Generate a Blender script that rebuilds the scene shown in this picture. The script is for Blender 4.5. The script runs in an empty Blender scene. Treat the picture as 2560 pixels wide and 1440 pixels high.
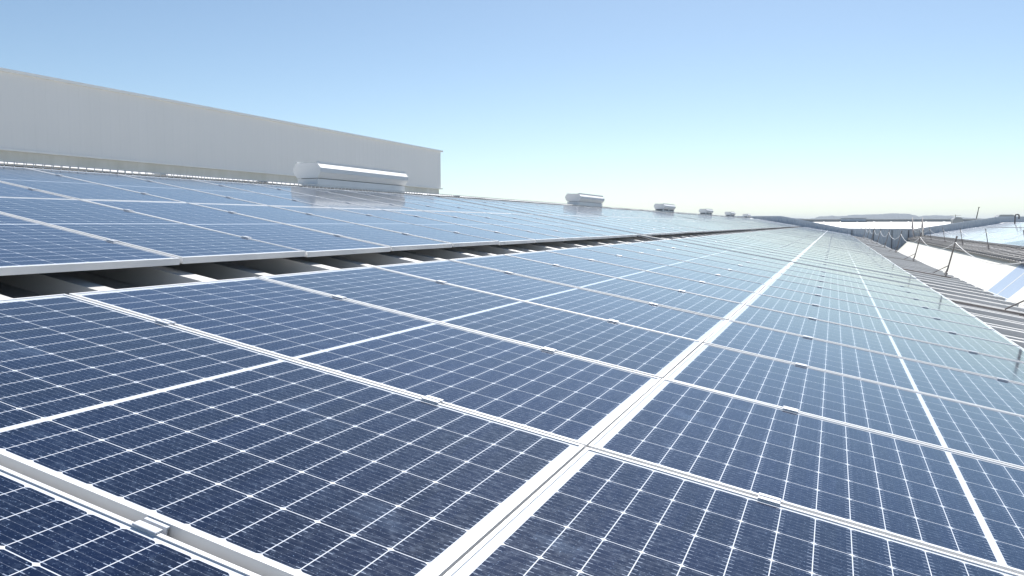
import bpy, math, random
from mathutils import Vector, Matrix
random.seed(7)
sc = bpy.context.scene
# ---------------------------------------------------------------- camera
cd = bpy.data.cameras.new("camera"); cam = bpy.data.objects.new("camera", cd)
sc.collection.objects.link(cam); sc.camera = cam
CAM = Vector((-1.02781, -2.690315, 0.261556))
right = Vector((0.380555, -0.924758, 0.0)); down = Vector((-0.0751299, -0.0309228, -0.996694)); fwd = right.cross(-down) * -1
fwd = Vector((0.921701, 0.379297, -0.0812448))
up = -down
cam.matrix_world = Matrix(((right.x, up.x, -fwd.x, CAM.x), (right.y, up.y, -fwd.y, CAM.y), (right.z, up.z, -fwd.z, CAM.z), (0, 0, 0, 1)))
cd.sensor_width = 36; cd.lens = 36 * 1953.93 / 2560
cd.clip_start = 0.02; cd.clip_end = 30000
# ---------------------------------------------------------------- light
SUN_EL = math.radians(50); SUN_AZ = math.radians(5)      # azimuth measured from +X towards +Y
w = bpy.data.worlds.new("World"); sc.world = w; w.use_nodes = True
wn = w.node_tree; bg = wn.nodes['Background']
sky = wn.nodes.new('ShaderNodeTexSky'); sky.sky_type = 'NISHITA'; sky.sun_disc = False
sky.sun_elevation = SUN_EL; sky.sun_rotation = math.radians(90) - SUN_AZ
sky.altitude = 0; sky.air_density = 0.78; sky.dust_density = 0.4; sky.ozone_density = 1.0
wb = wn.nodes.new('ShaderNodeMix'); wb.data_type = 'RGBA'; wb.blend_type = 'MULTIPLY'; wb.inputs[0].default_value = 1; wb.inputs[7].default_value = (0.96, 1.02, 0.99, 1)
wn.links.new(sky.outputs[0], wb.inputs[6]); wn.links.new(wb.outputs[2], bg.inputs[0]); bg.inputs[1].default_value = 0.072
sl = bpy.data.lights.new("sun", 'SUN'); so = bpy.data.objects.new("sun", sl); sc.collection.objects.link(so)
sl.energy = 4.2; sl.angle = math.radians(0.5); sl.color = (1, 0.96, 0.9)
sd = Vector((math.cos(SUN_EL) * math.cos(SUN_AZ), math.cos(SUN_EL) * math.sin(SUN_AZ), math.sin(SUN_EL)))
so.rotation_euler = sd.to_track_quat('Z', 'Y').to_euler(); so.location = (0, 0, 60)
sc.view_settings.view_transform = 'Standard'; sc.view_settings.look = 'None'
sc.view_settings.exposure = 0.82; sc.view_settings.gamma = 1
# ---------------------------------------------------------------- helpers
A = math.radians(10.007); CA, SA = math.cos(A), math.sin(A)
def r2w(u, v, n): return Vector((u, -CA * v - SA * n, -SA * v + CA * n))
ROOFM = Matrix(((1, 0, 0, 0), (0, -CA, -SA, 0), (0, -SA, CA, 0), (0, 0, 0, 1)))   # local (u, v, n): left-handed, so build with ROOFR below
# right-handed local frame for panels: x = u, y = up-slope (-v), z = n
ROOFR = Matrix(((1, 0, 0, 0), (0, CA, -SA, 0), (0, SA, CA, 0), (0, 0, 0, 1)))
def make(name, vs, fs, mats, parent=None, mi=None, smooth=False):
    me = bpy.data.meshes.new(name); me.from_pydata([tuple(v) for v in vs], [], fs)
    if not isinstance(mats, (list, tuple)): mats = [mats]
    for m in mats: me.materials.append(m)
    if mi: me.polygons.foreach_set('material_index', mi)
    if smooth: me.polygons.foreach_set('use_smooth', [True] * len(me.polygons))
    me.update()
    o = bpy.data.objects.new(name, me); sc.collection.objects.link(o)
    if parent: o.parent = parent
    return o
class MB:
    def __init__(s): s.v = []; s.f = []; s.m = []; s.k = 0
    def box(s, x0, x1, y0, y1, z0, z1, T=None):
        P = [(x0, y0, z0), (x1, y0, z0), (x1, y1, z0), (x0, y1, z0), (x0, y0, z1), (x1, y0, z1), (x1, y1, z1), (x0, y1, z1)]
        if T: P = [T(*p) for p in P]
        b = len(s.v); s.v += P
        for f in ((3, 2, 1, 0), (4, 5, 6, 7), (0, 1, 5, 4), (1, 2, 6, 5), (2, 3, 7, 6), (3, 0, 4, 7)):
            s.f.append(tuple(b + i for i in f)); s.m.append(s.k)
    def prism(s, poly, axis_fn, a, b_, caps=True):      # poly of (p,q), axis_fn(t,p,q)->xyz
        b = len(s.v); n = len(poly)
        s.v += [axis_fn(a, *p) for p in poly] + [axis_fn(b_, *p) for p in poly]
        for i in range(n):
            j = (i + 1) % n; s.f.append((b + i, b + j, b + n + j, b + n + i)); s.m.append(s.k)
        if caps:
            s.f.append(tuple(b + n - 1 - i for i in range(n))); s.m.append(s.k)
            s.f.append(tuple(b + n + i for i in range(n))); s.m.append(s.k)
    def tube(s, pts, r, seg=6, caps=True):
        pts = [Vector(p) for p in pts]; rings = []
        for i, p in enumerate(pts):
            d = (pts[min(i + 1, len(pts) - 1)] - pts[max(i - 1, 0)]).normalized()
            a = d.cross(Vector((0, 0, 1)));
            if a.length < 1e-3: a = d.cross(Vector((0, 1, 0)))
            a.normalize(); c = d.cross(a)
            rr = r[i] if isinstance(r, (list, tuple)) else r
            b = len(s.v); s.v += [p + (a * math.cos(t) + c * math.sin(t)) * rr for t in [2 * math.pi * k / seg for k in range(seg)]]
            rings.append(b)
        for i in range(len(rings) - 1):
            for k in range(seg):
                j = (k + 1) % seg
                s.f.append((rings[i] + k, rings[i] + j, rings[i + 1] + j, rings[i + 1] + k)); s.m.append(s.k)
        if caps:
            s.f.append(tuple(rings[0] + seg - 1 - k for k in range(seg))); s.m.append(s.k)
            s.f.append(tuple(rings[-1] + k for k in range(seg))); s.m.append(s.k)
    def build(s, name, mats, parent=None, smooth=False):
        return make(name, s.v, s.f, mats, parent, s.m, smooth)
def tag(o, label=None, cat=None, group=None, kind=None):
    if label: o['label'] = label
    if cat: o['category'] = cat
    if group: o['group'] = group
    if kind: o['kind'] = kind
    return o
def empty(name, loc=(0, 0, 0)):
    o = bpy.data.objects.new(name, None); sc.collection.objects.link(o); o.location = loc; o.empty_display_size = 0.2; return o
# ---------------------------------------------------------------- node expression helper
class X:
    def __init__(s, nt, sk): s.nt = nt; s.s = sk
    def _op(s, op, *a):
        n = s.nt.nodes.new('ShaderNodeMath'); n.operation = op
        for i, q in enumerate((s,) + a):
            if isinstance(q, X): s.nt.links.new(q.s, n.inputs[i])
            else: n.inputs[i].default_value = q
        return X(s.nt, n.outputs[0])
    def __add__(s, o): return s._op('ADD', o)
    def __sub__(s, o): return s._op('SUBTRACT', o)
    def __mul__(s, o): return s._op('MULTIPLY', o)
    def lt(s, o): return s._op('LESS_THAN', o)
    def gt(s, o): return s._op('GREATER_THAN', o)
    def mx(s, o): return s._op('MAXIMUM', o)
    def mn(s, o): return s._op('MINIMUM', o)
    def abs(s): return s._op('ABSOLUTE')
    def mod(s, o): return s._op('FLOORED_MODULO', o)
    def clamp(s):
        r = s._op('ADD', 0.0); r.s.node.use_clamp = True; return r
def mat(name, col, rough=0.5, metal=0.0, noise=None, bump=None, stretch=None, spec=0.5):
    m = bpy.data.materials.new(name); m.use_nodes = True; nt = m.node_tree; b = nt.nodes['Principled BSDF']
    b.inputs['Base Color'].default_value = (*col, 1); b.inputs['Roughness'].default_value = rough; b.inputs['Metallic'].default_value = metal
    b.inputs['Specular IOR Level'].default_value = spec
    tc = nt.nodes.new('ShaderNodeTexCoord'); mp = nt.nodes.new('ShaderNodeMapping'); nt.links.new(tc.outputs['Object'], mp.inputs[0])
    if stretch: mp.inputs['Scale'].default_value = stretch
    if noise:
        sc_, amt, dark = noise
        nz = nt.nodes.new('ShaderNodeTexNoise'); nz.inputs['Scale'].default_value = sc_; nz.inputs['Detail'].default_value = 6; nz.inputs['Roughness'].default_value = 0.65
        nt.links.new(mp.outputs[0], nz.inputs['Vector'])
        rp = nt.nodes.new('ShaderNodeValToRGB'); rp.color_ramp.elements[0].position = 0.5 - amt; rp.color_ramp.elements[1].position = 0.5 + amt
        rp.color_ramp.elements[0].color = (*dark, 1); rp.color_ramp.elements[1].color = (*col, 1)
        nt.links.new(nz.outputs['Fac'], rp.inputs[0]); nt.links.new(rp.outputs[0], b.inputs['Base Color'])
        if bump:
            bp = nt.nodes.new('ShaderNodeBump'); bp.inputs['Strength'].default_value = bump[0]; bp.inputs['Distance'].default_value = bump[1]
            nt.links.new(nz.outputs['Fac'], bp.inputs['Height']); nt.links.new(bp.outputs[0], b.inputs['Normal'])
    return m
# ---------------------------------------------------------------- materials
ALU = mat('anodised_aluminium', (0.76, 0.765, 0.775), 0.40, 0.15, (9, 0.3, (0.69, 0.695, 0.70)))
CLAMP = mat('clamp_aluminium', (0.60, 0.63, 0.68), 0.45, 0.3, (40, 0.3, (0.54, 0.56, 0.60)))
BOLT = mat('steel_bolt', (0.45, 0.45, 0.46), 0.35, 0.9)
ROOF = mat('ribbed_roof_steel', (0.64, 0.635, 0.625), 0.5, 0.0, (1.3, 0.22, (0.48, 0.475, 0.465)), (0.15, 0.002), (1, 0.12, 1))
ROOFD = mat('weathered_roof_steel', (0.42, 0.40, 0.385), 0.5, 0.0, (1.3, 0.25, (0.31, 0.295, 0.28)), (0.15, 0.002), (1, 0.12, 1))
CAP = mat('ridge_flashing', (0.78, 0.78, 0.77), 0.45, 0.0, (2.5, 0.25, (0.66, 0.655, 0.64)))
WALL = mat('off_white_cladding', (0.80, 0.795, 0.775), 0.5, 0.0, (0.9, 0.35, (0.765, 0.76, 0.74)), None, (2.2, 2.2, 0.08))
LEDGE = mat('ledge_flashing', (0.85, 0.85, 0.83), 0.5, 0.0, (3, 0.3, (0.80, 0.80, 0.77)))
WALLB = mat('stained_lower_cladding', (0.66, 0.675, 0.66), 0.55, 0.0, (1.2, 0.22, (0.54, 0.555, 0.52)), None, (1.6, 1.6, 0.15))
PARA = mat('blue_grey_cladding', (0.52, 0.57, 0.63), 0.45, 0.0, (1.0, 0.3, (0.45, 0.50, 0.56)), None, (2, 2, 0.1))
WHITE = mat('white_sheet', (0.72, 0.71, 0.66), 0.6, 0.0, (0.8, 0.25, (0.56, 0.55, 0.49)), None, (2.5, 0.4, 0.4))
SKYL = mat('blue_translucent_sheet', (0.36, 0.43, 0.54), 0.35, 0.0, (1.5, 0.3, (0.32, 0.39, 0.50)))
VENT = mat('vent_painted_steel', (0.88, 0.88, 0.87), 0.6, 0.0, (2, 0.3, (0.80, 0.80, 0.79)))
VDARK = mat('vent_throat', (0.25, 0.255, 0.26), 0.6)
GALV = mat('galvanised_wire', (0.72, 0.72, 0.71), 0.45, 0.2)
CABLE = mat('black_cable', (0.03, 0.03, 0.032), 0.6)
POST = mat('brown_grey_post', (0.25, 0.225, 0.215), 0.55, 0.2, (12, 0.25, (0.17, 0.15, 0.145)))
ROPE = mat('white_rope', (0.72, 0.72, 0.72), 0.7)
DARKM = mat('dark_steel', (0.09, 0.09, 0.10), 0.5, 0.3)
FARR = mat('far_white_roof', (0.80, 0.79, 0.76), 0.5, 0, (0.3, 0.25, (0.75, 0.74, 0.71)))
GREYB = mat('grey_clerestory', (0.34, 0.35, 0.36), 0.5)
HILL = mat('hill_scrub', (0.04, 0.055, 0.07), 0.9, 0, (0.004, 0.3, (0.03, 0.044, 0.055)))
GROUND = mat('dry_ground', (0.30, 0.27, 0.22), 0.9, 0, (0.02, 0.3, (0.22, 0.20, 0.16)))

PW, PL, PP, PQ = 1.040, 2.083, 1.060, 2.08941      # panel width, length, pitch along the ridge, pitch down the slope
def panel_glass_mat(name, fine=True):
    m = bpy.data.materials.new(name); m.use_nodes = True; nt = m.node_tree; b = nt.nodes['Principled BSDF']
    tc = nt.nodes.new('ShaderNodeTexCoord'); sp = nt.nodes.new('ShaderNodeSeparateXYZ'); nt.links.new(tc.outputs['Object'], sp.inputs[0])
    px, py, g = 0.1665, 0.0832, 0.00115
    mx = (PW - 6 * px) / 2
    x = X(nt, sp.outputs[0]) - mx; y = X(nt, sp.outputs[1])
    yy = (y + PL / 2).abs() if False else ((y - 0.0)._op('ADD', PL / 2).abs() - 0.0092)
    fx = x.mod(px); dx = fx.mn((fx * -1) + px)
    fy = yy.mod(py); dy = fy.mn((fy * -1) + py)
    f2 = yy.mod(2 * py); d2 = f2.mn((f2 * -1) + 2 * py)
    white = dx.lt(g).mx(dy.lt(g)).mx((dx * 1.7 + dy).lt(0.0105)).mx(yy.lt(0.0)).mx(yy.gt(12 * py - 0.001)).mx(x.lt(0.001)).mx(x.gt(6 * px - 0.001))
    bb = (fx).mod(px / 9); db = (bb - px / 18).abs()
    bus = db.lt(0.00048) * 0.32
    ends = db.lt(0.0011) * dy.lt(0.0120)
    # solder pads along each busbar
    pad = (yy.mod(py / 5)); dp = (pad - py / 10).abs()
    pads = db.lt(0.0009) * dp.lt(0.0009) * 0.6
    lines = (bus.mx(ends * 1.0)).mx(pads)
    # slight cell to cell colour change
    vt = nt.nodes.new('ShaderNodeTexVoronoi'); vt.feature = 'F1'; vt.voronoi_dimensions = '3D'
    oi = nt.nodes.new('ShaderNodeObjectInfo')
    cxs = (x * (1 / px))._op('FLOOR'); cys = (y * (1 / py))._op('FLOOR')
    cmb = nt.nodes.new('ShaderNodeCombineXYZ'); nt.links.new(cxs.s, cmb.inputs[0]); nt.links.new(cys.s, cmb.inputs[1]); nt.links.new(X(nt, oi.outputs['Random'])._op('MULTIPLY', 57.0).s, cmb.inputs[2])
    wn_ = nt.nodes.new('ShaderNodeTexWhiteNoise'); wn_.noise_dimensions = '3D'; nt.links.new(cmb.outputs[0], wn_.inputs['Vector'])
    nt.nodes.remove(vt)
    cellc = nt.nodes.new('ShaderNodeMix'); cellc.data_type = 'RGBA'
    cellc.inputs[6].default_value = (0.0003, 0.0024, 0.016, 1); cellc.inputs[7].default_value = (0.0008, 0.0062, 0.040, 1)
    nt.links.new((X(nt, wn_.outputs['Value']) * 0.35 + X(nt, oi.outputs['Random']) * 0.65).s, cellc.inputs[0])
    # fine dust and dried rain marks
    def off():
        vm = nt.nodes.new('ShaderNodeVectorMath'); vm.operation = 'ADD'; cb = nt.nodes.new('ShaderNodeCombineXYZ')
        r = X(nt, oi.outputs['Random'])._op('MULTIPLY', 71.0)
        for i in range(3): nt.links.new(r.s, cb.inputs[i])
        nt.links.new(tc.outputs['Object'], vm.inputs[0]); nt.links.new(cb.outputs[0], vm.inputs[1]); return vm
    vm = off()
    mpp = nt.nodes.new('ShaderNodeMapping'); mpp.inputs['Scale'].default_value = (1.0, 0.55, 1); nt.links.new(vm.outputs[0], mpp.inputs[0])
    def noise(s, d, vec=mpp.outputs[0]):
        n = nt.nodes.new('ShaderNodeTexNoise'); n.inputs['Scale'].default_value = s; n.inputs['Detail'].default_value = d; nt.links.new(vec, n.inputs['Vector']); return X(nt, n.outputs['Fac'])
    def ramp(xv, a, b_):
        mr = nt.nodes.new('ShaderNodeMapRange'); mr.inputs['From Min'].default_value = a; mr.inputs['From Max'].default_value = b_; nt.links.new(xv.s, mr.inputs['Value']); return X(nt, mr.outputs[0])
    fineN = ramp(noise(115, 2), 0.46, 0.68)
    mid = ramp(noise(60, 3), 0.44, 0.64)
    big = ramp(noise(2.2, 4), 0.30, 0.75)
    speck = ramp(noise(330, 1), 0.68, 0.76)
    dust = ((fineN * 0.12) * (mid * 0.85 + 0.15) * (big * 0.7 + 0.5) + mid * 0.004 + speck * 0.5 + ramp(noise(5.0, 5), 0.66, 0.74) * 0.10 + ramp(y * -1, PL - 0.05, PL - 0.008) * (mid * 0.7 + 0.2) * 0.16).clamp()
    m1 = nt.nodes.new('ShaderNodeMix'); m1.data_type = 'RGBA'; nt.links.new(lines.s, m1.inputs[0]); nt.links.new(cellc.outputs[2], m1.inputs[6]); m1.inputs[7].default_value = (0.26, 0.30, 0.38, 1)
    m2 = nt.nodes.new('ShaderNodeMix'); m2.data_type = 'RGBA'; nt.links.new(white.s, m2.inputs[0]); nt.links.new(m1.outputs[2], m2.inputs[6]); m2.inputs[7].default_value = (0.66, 0.69, 0.74, 1)
    m3 = nt.nodes.new('ShaderNodeMix'); m3.data_type = 'RGBA'; nt.links.new(dust.s, m3.inputs[0]); nt.links.new(m2.outputs[2], m3.inputs[6]); m3.inputs[7].default_value = (0.25, 0.35, 0.52, 1)
    nt.links.new(m3.outputs[2], b.inputs['Base Color'])
    b.inputs['IOR'].default_value = 1.55
    nt.links.new((mid * 0.06 + 0.07).s, b.inputs['Roughness']); b.inputs['Specular Tint'].default_value = (0.45, 0.72, 1.0, 1)
    nt.links.new(((fineN * 0.6 + mid * 0.25 + big * 0.15) * 0.10 + 0.025).s, b.inputs['Coat Weight']); b.inputs['Coat Roughness'].default_value = 0.42; b.inputs['Coat IOR'].default_value = 1.5
    return m
GLASS = panel_glass_mat('solar_cells_under_glass')

# ---------------------------------------------------------------- ground, hills
gv = [(-3000, -12000, -10), (14000, -12000, -10), (14000, 12000, -10), (-3000, 12000, -10)]
tag(make('ground', gv, [(0, 1, 2, 3)], GROUND), kind='structure')
def hills():
    prof = [(900, 30), (600, 36), (430, 44), (380, 48), (324, 53), (270, 45), (229, 44), (180, 40), (135, 43), (115, 52), (96, 57), (60, 57), (20, 61), (-20, 57), (-61, 59), (-120, 66), (-180, 67), (-240, 70), (-300, 71), (-366, 75), (-410, 73), (-464, 73), (-505, 64), (-538, 54), (-575, 60), (-634, 62), (-690, 58), (-720, 56), (-742, 51), (-790, 46), (-847, 43), (-950, 36), (-1100, 48), (-1300, 40), (-1600, 52), (-2200, 30)]
    vs = []; fs = []; n = 0
    pts = []
    for (a, b) in zip(prof[:-1], prof[1:]):
        for k in range(6):
            t = k / 6; t2 = t * t * (3 - 2 * t)
            pts.append((a[0] + (b[0] - a[0]) * t, a[1] + (b[1] - a[1]) * t2 + random.uniform(-0.9, 0.9)))
    rows = [(-500, -0.22), (-330, 0.25), (-160, 0.62), (0, 1.0), (400, 0.7), (900, 0.0)]
    for (dx, k) in rows:
        for (y, z) in pts:
            zz = (z + 10) * k - 10 + (random.uniform(-4, 4) if 0 < k < 1 else 0)
            vs.append((6000 + dx + 40 * math.sin(y * 0.02), y + (dx * 0.08), zz))
    N = len(pts)
    for r in range(len(rows) - 1):
        for i in range(N - 1): fs.append((r * N + i, r * N + i + 1, (r + 1) * N + i + 1, (r + 1) * N + i))
    tag(make('hills', vs, fs, HILL, smooth=True), kind='structure')
hills()
# ---------------------------------------------------------------- ribbed roofs
RIBP = 1.12
def rib_profile(u0, u1):
    """(u, n) polyline of the ribbed sheet: one low wide rib and one tall narrow rib per sheet width"""
    out = [(u0, -0.200)]; k = math.floor((u0 - 1.59) / RIBP)
    while True:
        c = 1.59 + k * RIBP
        if c > u1 + 1: break
        for cc, hb, ht, top in ((c, 0.068, 0.046, -0.112), (c + 0.56, 0.074, 0.056, -0.090)):
            for du, n in ((-hb, -0.200), (-ht, top), (ht, top), (hb, -0.200)):
                u = cc + du
                if u0 < u < u1: out.append((u, n))
            # small stiffener in the pan
            for du, n in ((0.20, -0.200), (0.212, -0.194), (0.228, -0.194), (0.24, -0.200)):
                u = cc + du
                if u0 < u < u1: out.append((u, n))
        k += 1
    out.append((u1, -0.200)); return out
def ribbed(name, u0, u1, T, v0, v1, m, parent, nv=1):
    p = rib_profile(u0, u1); vs = []; fs = []
    for k in range(nv + 1):
        v = v0 + (v1 - v0) * k / nv
        vs += [T(u, v, n) for u, n in p]
    N = len(p)
    for k in range(nv):
        for i in range(N - 1): fs.append((k * N + i, k * N + i + 1, (k + 1) * N + i + 1, (k + 1) * N + i))
    # returned lip: sheet thickness seen at the eave
    b = len(vs); vs += [T(u, v1, n - 0.004) for u, n in p]
    for i in range(N - 1): fs.append((nv * N + i, nv * N + i + 1, b + i + 1, b + i))
    return make(name, vs, fs, m, parent)
WX = 84.0           # end wall
VR = -5.43; VE = 5.72
near = empty('warehouse', (0, 0, -10))
tag(near, 'long warehouse under the solar panels, pale ribbed steel roof sloping to the valley', 'warehouse')
near.location = (0, 0, 0)
ribbed('roof_sheet', -8, WX, r2w, VR, VE, ROOF, near)
yr, zr = 5.35, r2w(0, VR, -0.17).z
def mir(u, v, n):      # far slope beyond the ridge
    p = r2w(u, v, n); return Vector((p.x, 2 * yr - p.y, p.z))
ribbed('roof_sheet', -8, WX, mir, VR, 1.5, ROOF, near)
b = MB(); b.prism([(-0.34, -0.075), (-0.30, -0.005), (-0.04, 0.058), (0.04, 0.058), (0.30, -0.005), (0.34, -0.075), (0, -0.02)], lambda t, p, q: Vector((t, yr + p, 0.853 + q)), -8, WX - 0.02)
b.build('ridge_cap', CAP, near)
# eave closure, valley gutter and body of the warehouse
b = MB()
b.prism([(-5.45, -1.30), (-5.50, -1.16), (-5.62, -1.18), (-7.05, -2.62), (-7.05, -2.80)], lambda t, p, q: Vector((t, p, q)), -8, WX - 0.02)
b.build('sloping_valley_wall', WHITE, near)
b = MB(); b.box(-7.9, WX - 0.1, -5.3, 11, -9.9, -1.45); b.build('building_body', WALLB, near)

# ---------------------------------------------------------------- right warehouse
EY, EZ = -9.2, -1.13          # eave of the roof across the valley
def r2(u, v, n):              # v is measured up from the eave
    return Vector((u, EY - CA * v + SA * n, EZ + 0.17 * CA + SA * v + CA * n))
other = empty('warehouse'); tag(other, 'warehouse across the valley with a weathered grey roof walkway and white sloping north light', 'warehouse')
ribbed('roof_sheet', -8, WX, r2, 0.0, 1.32, ROOFD, other)
o = ribbed('roof_sheet', -8, WX, r2, 1.32, 8.0, ROOF, other)
b = MB(); b.box(-8, WX - 0.02, 1.30, 1.345, -0.09, -0.045, r2); b.build('array_edge_rail', DARKM, other)
top2 = r2(0, 8.0, -0.17)
b = MB(); b.prism([(-0.34, -0.02), (-0.30, 0.10), (0, 0.16), (0.30, 0.10), (0.34, -0.02)], lambda t, p, q: Vector((t, top2.y + p, top2.z + q)), -8, WX - 0.02); b.build('ridge_cap', CAP, other)
b = MB(); b.prism([(0, 0), (-6.5, -1.15), (-6.5, -1.2), (0, -0.05)], lambda t, p, q: Vector((t, top2.y + p, top2.z + q)), -8, WX - 0.02); b.build('roof_slope', ROOF, other)
# white sloping sheet below the eave, with shallow seams
def slope_pt(u, s, h):        # s metres down the 45 degree slope, h above it
    c = math.sqrt(0.5); return Vector((u, -9.62 + s * c + h * c, -0.98 - s * c + h * c))
def seams(u0, u1, name, m, par, step=1.0):
    vs = []; fs = []; u = math.ceil(u0 / step) * step; prof = [(u0, 0)]
    while u < u1 - 0.05:
        if u - 0.02 > u0: prof += [(u - 0.02, 0), (u - 0.008, 0.006), (u + 0.008, 0.006), (u + 0.02, 0)]
        u += step
    prof.append((u1, 0)); n = len(prof)
    for s in (0.06, 2.35): vs += [slope_pt(uu, s, h) for uu, h in prof]
    fs = [(i, i + n, i + n + 1, i + 1) for i in range(n - 1)]
    return make(name, vs, fs, m, par)
nl = seams(-8, 30.3, 'north_light', WHITE, other); seams(34.1, WX - 0.03, 'north_light', WHITE, other)
seams(30.3, 34.1, 'skylight', SKYL, other, 9)
b = MB(); b.prism([(-0.05, 0.001), (-0.045, 0.004), (0.045, 0.004), (0.05, 0.001)], lambda t, p, q: slope_pt(32.2 + p, t, q), 0.06, 2.35); b.build('skylight_bar', WHITE, other)
b = MB(); b.box(-8, WX - 0.03, -8.05, -6.9, -2.86, -2.70); b.build('valley_gutter', GREYB, other)
b = MB(); b.box(-8, WX - 0.1, -9.70, -9.55, -2.6, -1.20); b.box(-8, WX - 0.1, -30, -9.8, -9.9, -1.5); b.build('building_body', WALLB, other)
b = MB(); b.box(-8, WX - 0.03, EY - 0.03, EY + 0.0, EZ - 0.075, EZ - 0.03); b.build('eave_angle', DARKM, other)

# ---------------------------------------------------------------- end parapet wall, corrugated, follows both roofs
def parapet():
    root = empty('parapet_wall', (WX, 0, 0)); tag(root, 'blue-grey corrugated parapet wall closing off the far end of both roofs', 'wall')
    top = [(12.0, 1.08), (2.4, 1.08), (-3.2, -0.07), (-4.0, -0.17), (-10.0, -0.20), (-16.9, 0.95), (-25.0, 0.95)]
    bot = [(12.0, -1.0), (-5.0, -1.5), (-5.8, -3.0), (-9.0, -3.0), (-9.8, -1.6), (-25.0, -1.6)]
    def itp(P, y):
        for a, b_ in zip(P[:-1], P[1:]):
            if a[0] >= y >= b_[0]: return a[1] + (b_[1] - a[1]) * (a[0] - y) / (a[0] - b_[0])
        return P[-1][1]
    vs = []; fs = []; y = 12.0; i = 0
    while y > -25:
        x = (0, 0, -0.035, -0.035)[i % 4]; vs += [(x, y, itp(top, y)), (x, y, itp(bot, y))]
        if i: n = 2 * i; fs.append((n - 2, n - 1, n + 1, n))
        y -= (0.28, 0.05, 0.14, 0.05)[i % 4]; i += 1
    make('cladding', vs, fs, PARA, root)
    b = MB()
    for a, c in zip(top[:-1], top[1:]):
        b.prism([(-0.06, 0.03), (-0.06, -0.10), (-0.045, -0.10), (-0.045, 0.015), (0.21, 0.015), (0.21, 0.03)],
                lambda t, p, q, a=a, c=c: Vector((p, a[0] + (c[0] - a[0]) * t, a[1] + (c[1] - a[1]) * t + q)), 0, 1)
    b.build('coping', PARA, root)
    b = MB()
    for y in (-4.3, -6.25, -7.9, -9.35): b.box(-0.075, -0.04, y - 0.03, y + 0.03, itp(bot, y), itp(top, y) - 0.11)
    b.build('cover_strip', DARKM, root)
parapet()

# ---------------------------------------------------------------- big wall behind the ridge
def big_wall():
    root = empty('factory_building', (20, 15, 0)); tag(root, 'tall off-white metal-clad factory building rising behind the ridge on the left', 'building')
    T = lambda x, y, z: Vector((x - 20, y - 15, z))
    def cor(name, z0, z1, x0, x1, y, m, pit=0.3, d=0.002):
        vs = []; fs = []; x = x0; i = 0
        while x <= x1:
            yy = y if i % 4 in (0, 1) else y - d
            vs += [T(x, yy, z0), T(x, yy, z1)]
            if i: n = 2 * i; fs.append((n - 2, n, n + 1, n - 1))
            x += (0.2, 0.012, 0.075, 0.013)[i % 4]; i += 1
        make(name, vs, fs, m, root)
    cor('upper_cladding', 2.0, 3.74, -16, 33.0, 15.0, WALL)
    cor('lower_cladding', -2.0, 1.955, -16, 32.9, 15.10, WALLB)
    b = MB(); b.box(-16, 33.03, 14.95, 15.2, 1.955, 2.0, T); b.build('ledge', LEDGE, root)
    b = MB(); b.box(-16, 33.05, 14.93, 15.3, 3.74, 3.81, T); b.build('coping', LEDGE, root)
    b = MB(); b.box(-16, 32.98, 15.22, 40, -9.9, 3.72, T); b.build('building_body', WALL, root)
big_wall()

# ---------------------------------------------------------------- solar panels
def panel_meshes():
    fw, ft = 0.010, 0.035
    b = MB()
    # frame: two long bars, two short bars butted between them (x 0..PW, y 0..-PL, z 0 top)
    b.box(0, fw, -PL, 0, -ft, 0); b.box(PW - fw, PW, -PL, 0, -ft, 0)
    b.box(fw, PW - fw, -fw, 0, -ft, -0.0004); b.box(fw, PW - fw, -PL, -PL + fw, -ft, -0.0004)
    # inner return flange
    b.box(fw, fw + 0.018, -PL + fw, -fw, -ft, -ft + 0.002); b.box(PW - fw - 0.018, PW - fw, -PL + fw, -fw, -ft, -ft + 0.002)
    g = MB(); g.box(fw - 0.001, PW - fw + 0.001, -PL + fw - 0.001, -fw + 0.001, -0.0085, -0.0034)
    c = MB()   # mid clamp: lip on each frame, sunk channel between, bolt
    L = 0.028; c.k = 0
    x0, x1 = PW - 0.010, PP + 0.009
    c.box(x0, PW + 0.003, -L, L, 0.0008, 0.0045); c.box(x1 - 0.012, x1, -L, L, 0.0008, 0.0045)
    c.box(PW + 0.003, PW + 0.0055, -L, L, -0.016, 0.0043); c.box(x1 - 0.0145, x1 - 0.012, -L, L, -0.016, 0.0043)
    c.box(PW + 0.0055, x1 - 0.0145, -L, L, -0.017, -0.014)
    # rounded outer lips
    for xc, sgn in ((x0, -1), (x1, 1)):
        c.tube([(xc, -L, 0.0026), (xc, L, 0.0026)], 0.0021, 8)
    bo = MB(); bo.tube([(PW + 0.0095, 0.004, -0.014), (PW + 0.0095, 0.004, -0.006)], 0.0045, 8)
    return b, g, c, bo
fb, gb, cb, bb = panel_meshes()
def me_from(mb, name, mats):
    o = mb.build(name, mats); me = o.data; bpy.data.objects.remove(o); return me
ME_F = me_from(fb, 'frame', ALU); ME_G = me_from(gb, 'glass', GLASS); ME_C = me_from(cb, 'clamp', CLAMP); ME_B = me_from(bb, 'bolt', BOLT)
allb = MB()
for q, k in ((fb, 0), (gb, 1), (cb, 0)):
    for dy in ((-0.5, -1.587) if q is cb else (0,)):
        o0 = len(allb.v); allb.v += [Vector(p) + Vector((0, dy, 0)) for p in q.v]; allb.f += [tuple(o0 + i for i in f) for f in q.f]; allb.m += [k] * len(q.f)
ME_ALL = me_from(allb, 'solar_panel', [ALU, GLASS])
SEG = [(-1.06 * 2, 14), (12.92, 18), (32.20, 48)]
ROWS = [(-0.495 - 2 * PQ + 0.0, 'topmost row'), (-0.495 - PQ, 'second row from the ridge'), (0.0, 'third row, just below the open gap'), (PQ, 'bottom row along the eave')]
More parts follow.
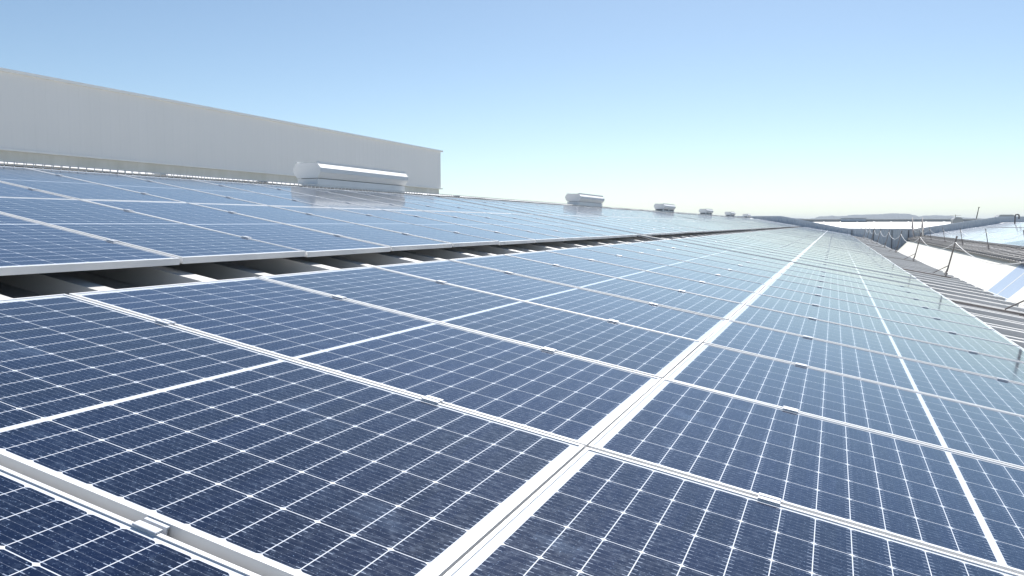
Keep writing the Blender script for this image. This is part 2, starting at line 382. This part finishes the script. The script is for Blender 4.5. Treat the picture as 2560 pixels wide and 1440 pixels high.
def ordn(n):
    return {1: 'first', 2: 'second', 3: 'third'}.get(n, None) or ('%d%s' % (n, 'th' if 10 <= n % 100 <= 20 else {1: 'st', 2: 'nd', 3: 'rd'}.get(n % 10, 'th')))
def place(par, u, v, M, wob=1.0):
    """matrix of a panel whose upper-near corner is (u, v), with a little installation unevenness"""
    L = Matrix.Translation(Vector((u, -v, random.uniform(-0.0012, 0.0012) * wob)))
    R_ = Matrix.Rotation(math.radians(random.gauss(0, 0.06) * wob), 4, 'X') @ Matrix.Rotation(math.radians(random.gauss(0, 0.08) * wob), 4, 'Y')
    return M @ L @ R_
SHORT = ['topmost row', 'second row down', 'third row down', 'bottom row by the eave']
farv = MB()
def add_far(mtx):
    b0 = len(farv.v); farv.v += [mtx @ Vector(p) for p in allb.v]; farv.f += [tuple(b0 + i for i in f) for f in allb.f]; farv.m += allb.m
far_slots = []
for si, (us, cnt) in enumerate(SEG):
    for c in range(cnt):
        for ri in range(4):
            u = us + c * PP + 0.010 - (0.004 if si == 0 and c < 2 else 0); v = ROWS[ri][0] + 0.005
            mtx = place(None, u, v, ROOFR)
            if si == 2 and c >= 36: far_slots.append(mtx); continue
            if si == 0:
                k = cnt - c; lab = '%s panel before the first cross gap, %s' % (ordn(k), SHORT[ri])
            elif si == 1: lab = '%s panel past the first cross gap, %s' % (ordn(c + 1), SHORT[ri])
            else: lab = '%s panel past the second cross gap, %s' % (ordn(c + 1), SHORT[ri])
            lab = 'blue solar ' + lab
            if si < 2:
                r = empty('solar_panel'); r.matrix_world = mtx
                for me, nm in ((ME_F, 'frame'), (ME_G, 'glass')):
                    o = bpy.data.objects.new(nm, me); sc.collection.objects.link(o); o.parent = r
                if not (c == cnt - 1):
                    for dy in (-0.500, -1.587):
                        o = bpy.data.objects.new('clamp', ME_C); sc.collection.objects.link(o); o.parent = r; o.location = (0, dy, 0)
                        q = bpy.data.objects.new('bolt', ME_B); sc.collection.objects.link(q); q.parent = o
            else:
                r = bpy.data.objects.new('solar_panel', ME_ALL); sc.collection.objects.link(r); r.matrix_world = mtx
            tag(r, lab, 'solar panel', 'solar panels in four rows on the near roof')
for mtx in far_slots: add_far(mtx)
o = make('solar_panels', farv.v, farv.f, [ALU, GLASS], None, farv.m)
tag(o, 'most distant solar panels of the near roof, running up to the parapet wall', 'solar panels', None, 'stuff')
# panels on the roof across the valley
RM = Matrix(((1, 0, 0, 0), (0, -CA, SA, 0), (0, SA, CA, 0), (0, 0, 0, 1)))
RH = Matrix.Translation(r2(0, 0, 0)) @ Matrix(((-1, 0, 0, 0), (0, -CA, SA, 0), (0, SA, CA, 0), (0, 0, 0, 1)))
farv = MB()
for c in range(76):
    for ri in range(3):
        u = 2 + c * PP + (0.2 if c > 30 else 0); v = -(1.40 + ri * (PQ) + (0.22 if ri == 2 else 0) + PL)
        L = Matrix.Translation(Vector((-u, -v, random.uniform(-0.002, 0.002)))) @ Matrix.Rotation(math.radians(random.gauss(0, 0.1)), 4, 'X')
        mtx = RH @ L
        if 28 <= c < 42 and ri < 2:
            r = bpy.data.objects.new('solar_panel', ME_ALL); sc.collection.objects.link(r); r.matrix_world = mtx
            tag(r, '%s solar panel from the picture edge across the valley, %s row' % (ordn(c - 27), ('lower', 'upper')[ri]), 'solar panel', 'solar panels on the roof across the valley')
        elif u < WX - 1.2: add_far(mtx)
o = make('solar_panels', farv.v, farv.f, [ALU, GLASS], None, farv.m)
tag(o, 'rest of the solar panels on the roof across the valley, towards the parapet', 'solar panels', None, 'stuff')

# ---------------------------------------------------------------- ridge ventilators
def vent(x0, x1, label, hasleg):
    root = empty('roof_ventilator', ((x0 + x1) / 2, yr, 0.93)); tag(root, label, 'ventilator', 'ridge ventilators')
    cx = (x0 + x1) / 2; T = lambda t, p, q: Vector((t - cx, p, q - 0.93))
    h = [(-0.25, 1.165), (-0.25, 1.235 - 0.12), (-0.185, 1.02), (0.185, 1.02), (0.25, 1.115), (0.25, 1.165), (0.185, 1.262), (-0.185, 1.262)]
    h = [(-0.265, 1.185), (-0.265, 1.115), (-0.195, 1.02), (0.195, 1.02), (0.265, 1.115), (0.265, 1.185), (0.205, 1.262), (-0.205, 1.262)]
    b = MB(); b.prism(h, T, x0 + 0.012, x1 - 0.012, caps=False); b.build('hood', VENT, root)
    for a in (x0, x1 - 0.012):
        hh = [(p * 1.015, 1.14 + (q - 1.14) * 1.02) for p, q in h]
        b = MB(); b.prism(hh, T, a, a + 0.012); b.build('end_plate', VENT, root)
    b = MB()
    for s in (-1, 1): b.box(x0 + 0.0, x1, min(s * 0.19, s * 0.212), max(s * 0.19, s * 0.212), 1.262, 1.29, T)
    b.build('wind_baffle', VENT, root)
    b = MB(); b.box(x0 + 0.05, x1 - 0.05, -0.17, 0.17, 1.255, 1.272, T); b.build('damper', GREYB, root)
    b = MB(); b.box(x0 + 0.02, x1 - 0.02, -0.20, 0.20, 0.84, 1.008 if not hasleg else 0.93, T); b.build('base', VENT, root)
    b = MB(); b.box(x0 + 0.05, x1 - 0.05, -0.15, 0.15, 0.93 if hasleg else 0.99, 1.02, T); b.build('throat', VDARK, root)
    if hasleg:
        for px_ in (x0 + 0.05, (x0 + x1) / 2, x1 - 0.11):
            for s in (-1, 1):
                b = MB(); b.box(px_, px_ + 0.06, s * 0.185 - 0.02, s * 0.185 + 0.02, 0.93, 1.02, T); b.build('leg', VENT, root)
VN = [(9.66, 12.51, 'long white ridge ventilator in front of the factory wall, nearest of six', 0), (23.8, 26.7, 'second ridge ventilator, the first standing clear against the sky', 0),
      (37.6, 40.5, 'third ridge ventilator, raised on legs above the panel tops', 1), (51.5, 54.4, 'fourth ridge ventilator from the camera, small against the bright sky', 1),
      (64.6, 67.5, 'fifth ridge ventilator, second from the parapet end', 1), (78.0, 80.9, 'sixth and most distant ridge ventilator, beside the end parapet', 1)]
for v in VN: vent(*v)

# ---------------------------------------------------------------- wire cable tray along the top of the panels
def tray(x0, x1, label):
    root = empty('cable_tray', (x0, 4.86, 0.83)); tag(root, label, 'cable tray', 'wire cable trays along the ridge')
    T = lambda x, y, z: Vector((x - x0, y - 4.86, z - 0.83))
    b = MB(); W = 0.0032
    for y, z in ((4.74, 0.795), (4.74, 0.835), (4.74, 0.872), (4.86, 0.795), (4.98, 0.795), (4.98, 0.835), (4.98, 0.885)):
        b.box(x0, x1, y - W, y + W, z - W, z + W, T)
    x = x0 + 0.05
    while x < x1:
        top = 0.012 if random.random() < 0.06 else 0.0
        b.box(x - W, x + W, 4.74 - W, 4.74 + W, 0.795, 0.874 + top, T); b.box(x - W, x + W, 4.98 - W, 4.98 + W, 0.795, 0.887 + top, T)
        b.box(x - W, x + W, 4.742, 4.978, 0.793, 0.797, T); x += 0.10
    b.build('wire_basket', GALV, root)
    for k in range(5):
        pts = []; x = x0
        ph = random.uniform(0, 6); y0 = 4.78 + 0.04 * k
        while x <= x1 + 0.01:
            pts.append(T(x, y0 + 0.012 * math.sin(x * 1.7 + ph), 0.832 + 0.006 * (1 + math.sin(x * 2.3 + ph)))); x += 0.5
        b = MB(); b.tube(pts, 0.012, 6); b.build('cable', CABLE, root)
    b = MB(); x = x0 + 0.4
    while x < x1:
        b.box(x, x + 0.04, 4.70, 5.02, 0.70, 0.788, T); x += 1.5
    b.build('bracket', GALV, root)
tray(-2.0, 12.72, 'wire cable tray of black cables at the panel tops, before the first gap')
tray(12.74, 32.1, 'wire cable tray along the panel tops between the two cross gaps')
tray(32.12, 76.0, 'wire cable tray beyond the second cross gap, under the far ventilators')
# junction clutter on the tray
for i, (x, sx, sz) in enumerate(((6.35, 0.09, 0.03), (8.2, 0.13, 0.018), (14.6, 0.12, 0.018))):
    b = MB(); b.box(-sx / 2, sx / 2, -0.05, 0.05, 0, sz); o = b.build('junction_box', (GALV, GREYB, GREYB)[i]); o.location = (x, 5.06, 0.868)
    tag(o, ('small grey junction box on the ridge flashing, nearest of three', 'flat grey junction box behind the cable tray, middle of three', 'low grey junction box past the first ventilator')[i], 'box', 'junction boxes beside the cable tray')
# cable across the first gap and a small conduit lying in the open strip
for gi, (ug, lab) in enumerate(((12.80, 'grey cable duct running down the first cross gap'), (32.06, 'grey cable duct running down the second cross gap'))):
    b = MB(); b.box(ug - 0.062, ug + 0.062, -4.66, 4.16, -0.070, -0.018, r2w); o = b.build('cable_duct', GREYB); tag(o, lab, 'cable duct', 'cable ducts in the cross gaps')
b = MB(); b.tube([r2w(12.45, -0.5, -0.04), r2w(12.6, -0.35, -0.05), r2w(12.5, -0.2, -0.07), r2w(12.66, -0.05, -0.06), r2w(12.75, 0.1, -0.07)], 0.012, 6)
tag(b.build('cable_loop', CABLE, smooth=True), 'loose black cable loop in the open strip at the first cross gap', 'cable')

# ---------------------------------------------------------------- rope barrier posts along both eaves
def post(name, base, axis, brace_dir, label, group, h=0.95):
    root = empty(name, base); tag(root, label, 'post', group)
    a = Vector(axis).normalized(); br = Vector(brace_dir)
    side = a.cross(Vector((1, 0, 0))).normalized()
    b = MB()
    def T(x, y, z): return Vector((1, 0, 0)) * x + side * y + a * z
    b.box(-0.016, 0.016, -0.016, 0.016, -0.06, h, T); b.box(-0.021, 0.021, -0.021, 0.021, h, h + 0.03, T); b.build('upright', POST, root)
    b = MB(); p0 = a * 0.24; p1 = br + a * 0.0; b.tube([p0, p1], 0.011, 6); b.build('brace', POST, root)
    b = MB(); p1 = Vector((-0.16, 0, 0)) + br * 0.2; b.tube([a * 0.22, p1], 0.010, 6); b.build('brace', POST, root)
    b = MB(); b.box(-0.06, 0.06, -0.10, 0.10, -0.075, -0.055, T); b.build('base_plate', POST, root)
    return root, Vector(base) + a * (h - 0.12), Vector(base) + a * 0.07
def rope(p, q, sag, label, group):
    b = MB(); pts = []
    for k in range(17):
        t = k / 16; pts.append(p.lerp(q, t) - Vector((0, 0, sag * 4 * t * (1 - t))))
    o = b_ = MB(); b_.tube(pts, 0.0075, 6); o = b_.build('rope', ROPE, smooth=True); tag(o, label, 'rope', group)
G1 = 'brown posts along the near eave'; G2 = 'brown posts on the far walkway'
axL = (0, -SA - 0.03, CA); axR = (0, SA + 0.0, CA)
PX = [3.8, 12.0, 21.0, 29.6, 38.2, 46.8, 55.4, 64.0, 72.6, 81.5]
names = ['beside the camera', 'at the right picture edge', 'the tallest-looking one, nearest in full view', 'second in full view, in front of the white slope', 'third in full view, before the blue wall', 'fourth in full view', 'fifth in full view', 'sixth in full view', 'seventh in full view', 'the last, against the parapet']
prev = None
for i, x in enumerate(PX):
    base = r2w(x, 5.38, -0.055)
    r, t, lo = post('barrier_post', base, axL, r2w(0, -0.30, 0.0) - r2w(0, 0, 0.02), 'leaning brown near-eave post, ' + names[i], G1)
    if prev:
        nm = ['leaving the picture at the right', 'from picture edge to nearest full post', 'between the two nearest full posts', 'third along the near eave', 'fourth along the near eave', 'fifth along the near eave', 'sixth along the near eave', 'seventh along the near eave', 'last one, ending at the parapet'][i - 1]
        rope(prev[0], t, 0.30, 'slack white upper rope ' + nm, 'upper ropes along the near eave')
        rope(prev[1], lo, 0.035, 'white rope lying low on the near eave, ' + nm, 'lower ropes along the near eave')
    prev = (t, lo)
for i, x in enumerate(PX):
    b = MB(); b.box(x - 0.02, x + 0.02, 4.24, 5.50, -0.112, -0.086, r2w); o = b.build('base_beam', POST)
    tag(o, 'dark steel beam lying down the roof to the near-eave post, ' + names[i], 'beam', 'dark beams under the near-eave posts')
prev = None
RX = [18.4, 26.9, 35.3, 43.7, 52.2, 60.3, 68.7, 77.0, 82.5]
for i, x in enumerate(RX):
    base = r2(x, 0.56, -0.06)
    r, t, lo = post('barrier_post', base, axR, Vector((0.30, -0.1, 0.0)), 'thin grey post across the valley, %s from the right' % ordn(i + 1) if i else 'thin grey post across the valley, beyond the right picture edge', G2)
    if prev and i > 2:
        rope(prev[0], t, 0.30, 'thin white rope across the valley, %s span from the right' % ordn(i - 1), 'ropes on the far walkway')
    if prev:
        rope(prev[1], lo, 0.03, 'low white rope on the far walkway, %s span from the right' % ordn(i), 'low ropes on the far walkway')
    prev = (t, lo)

# ---------------------------------------------------------------- stair over the parapet
STAIRM = mat('stair_steel', (0.42, 0.38, 0.37), 0.5, 0.2, (3, 0.3, (0.30, 0.27, 0.26)))
def stair():
    root = empty('stile_stair', (82.6, -10.0, -1.05)); tag(root, 'pale metal stile with tall triangular handrails climbing over the parapet', 'stair')
    for s, nm in ((-0.42, 'handrail'), (0.42, 'handrail')):
        b = MB()
        foot, mid, top, back = Vector((-1.1, s, 0)), Vector((0.4, s, 0.95)), Vector((0.75, s, 1.95)), Vector((1.25, s, 0.95))
        for p, q in ((Vector((-1.05, s, 0.75)), top), (foot, Vector((-1.05, s, 0.75))), (foot, mid), (mid, back), (mid, top), (back, top), (Vector((-0.35, s, 0.47)), Vector((-0.3, s, 1.2)))): b.tube([p, q], 0.028, 6)
        for k in range(5):
            t = k / 4; b.tube([foot.lerp(mid, t), Vector((-1.05, s, 0.75)).lerp(top, t * 0.85)], 0.018, 5)
        b.build(nm, STAIRM, root)
    b = MB()
    for k in range(7):
        x = -1.05 + 0.22 * k; z = 0.08 + 0.145 * k; b.box(x, x + 0.2, -0.40, 0.40, z, z + 0.03)
    for s in (-1, 1): b.prism([(-1.15, -0.02), (-1.15, 0.12), (0.5, 1.12), (0.5, 0.9)], lambda t, p, q, s=s: Vector((p, s * 0.40 + t, q)), -0.015, 0.015)
    b.build('steps', WHITE, root)
stair()

# ---------------------------------------------------------------- beyond the parapet
b = MB(); T0 = lambda t, p, q: Vector((p, t, q))
far = empty('distant_warehouse', (140, -10, 0)); tag(far, 'distant warehouse with a bright white seamed roof and a grey clerestory band', 'warehouse')
vs = []; fs = []; y = 1.6; i = 0; prof = []
while y > -34:
    prof += [(y, 0), (y - 0.06, 0.09), (y - 0.16, 0.09), (y - 0.22, 0)]; y -= 2.5
n = len(prof)
for (x, z) in ((122, -1.05), (140, 0.72)): vs += [(x - 140, yy + 10 + (4 if x < 130 else 0) * (yy - 1.6) / 36, z + h) for yy, h in prof]
fs = [(i, i + n, i + n + 1, i + 1) for i in range(n - 1)]
make('roof_sheet', vs, fs, FARR, far)
b = MB(); b.box(-0.3, 26, -34, 28, -2, 1.05); b.build('clerestory_band', GREYB, far)
b = MB(); b.box(-0.36, 26.2, -34.3, 28.3, 1.055, 1.13); b.build('coping', CAP, far)
b = MB(); b.box(-17.9, -0.5, -34, 11.4, -9.9, -1.3); b.build('building_body', WALLB, far)
v = empty('long_ventilator', (139.4, -5.5, 0.72)); tag(v, 'long low grey ventilator lying on the distant white roof', 'ventilator')
b = MB(); b.prism([(-0.15, 0), (-0.15, 0.12), (-0.05, 0.26), (-0.2, 0.42), (-0.1, 0.52), (0.25, 0.52), (0.25, 0)], lambda t, p, q: Vector((p, t, q)), -1.88, 1.88); b.build('hood', PARA, v)
b = MB(); b.box(-0.22, 0.3, -1.95, 1.95, 0.52, 0.56); b.build('cap', GREYB, v)
# crane mast, pipes
b = MB(); b.tube([(0, 0, -11.5), (0, 0, 1.0), (0, -0.46, 3.95)], [0.13, 0.13, 0.08], 6); b.tube([(0, -0.36, 3.92), (0, -0.62, 4.05)], 0.11, 6)
o = b.build('mast', DARKM); o.location = (200, -31.75, 0); tag(o, 'thin dark mast leaning right, rising above the far roofs', 'mast')
b = MB(); cpts = [(0, 0.28, 0.35), (0, 0.28, 0.62)] + [(0, 0.14 + 0.14 * math.cos(t), 0.62 + 0.10 * math.sin(t)) for t in [math.pi * k / 8 for k in range(9)]] + [(0, 0, -0.35)]
b.tube([(p[0], -p[1], p[2]) for p in cpts][::-1], 0.055, 8); o = b.build('gooseneck_pipe', DARKM, smooth=True); o.location = (75, -16.5, 0.35); tag(o, 'dark bent gooseneck pipe standing near the right-hand ridge', 'pipe')
for i, (y, wd, z) in enumerate(((-18.5, 1.5, 1.0), (-14.3, 0.9, 0.75))):
    b = MB(); b.prism([(-wd / 2, 0), (-wd / 2 + 0.2, 0.22), (wd / 2 - 0.2, 0.22), (wd / 2, 0), (wd / 2, -0.8), (-wd / 2, -0.8)], lambda t, p, q: Vector((t, p, q)), 0, 2); o = b.build('roof_hood', GREYB); o.location = (90, y, z)
    tag(o, ('low grey hood peeking over the right part of the parapet', 'small dark hood on the parapet line, left of the gooseneck pipe')[i], 'vent hood')
b = MB(); b.tube([(0, 0, -11), (0, 0, 2.6)], 0.06, 5); b.tube([(0, -1.2, 2.4), (0, 1.2, 2.4)], 0.03, 5); o = b.build('utility_pole', DARKM); o.location = (215, -29.6, 0); tag(o, 'faint thin utility pole with a crossbar before the hills', 'pole')
# ---------------------------------------------------------------- near roof fixings visible in the open strip

b = MB(); b.box(-2990 - 100, 13900 + 200, -12100, 12100, -11.5, 110); hz = b.build('haze', None)
hz.data.materials.clear(); hm = bpy.data.materials.new('haze_air'); hm.use_nodes = True; hn = hm.node_tree; hn.nodes.clear()
ho = hn.nodes.new('ShaderNodeOutputMaterial'); hv = hn.nodes.new('ShaderNodeVolumePrincipled')
hv.inputs['Color'].default_value = (0.76, 0.86, 1.0, 1); hv.inputs['Density'].default_value = 0.0001; hv.inputs['Anisotropy'].default_value = 0.1
hn.links.new(hv.outputs[0], ho.inputs['Volume']); hz.data.materials.append(hm); hz['kind'] = 'stuff'
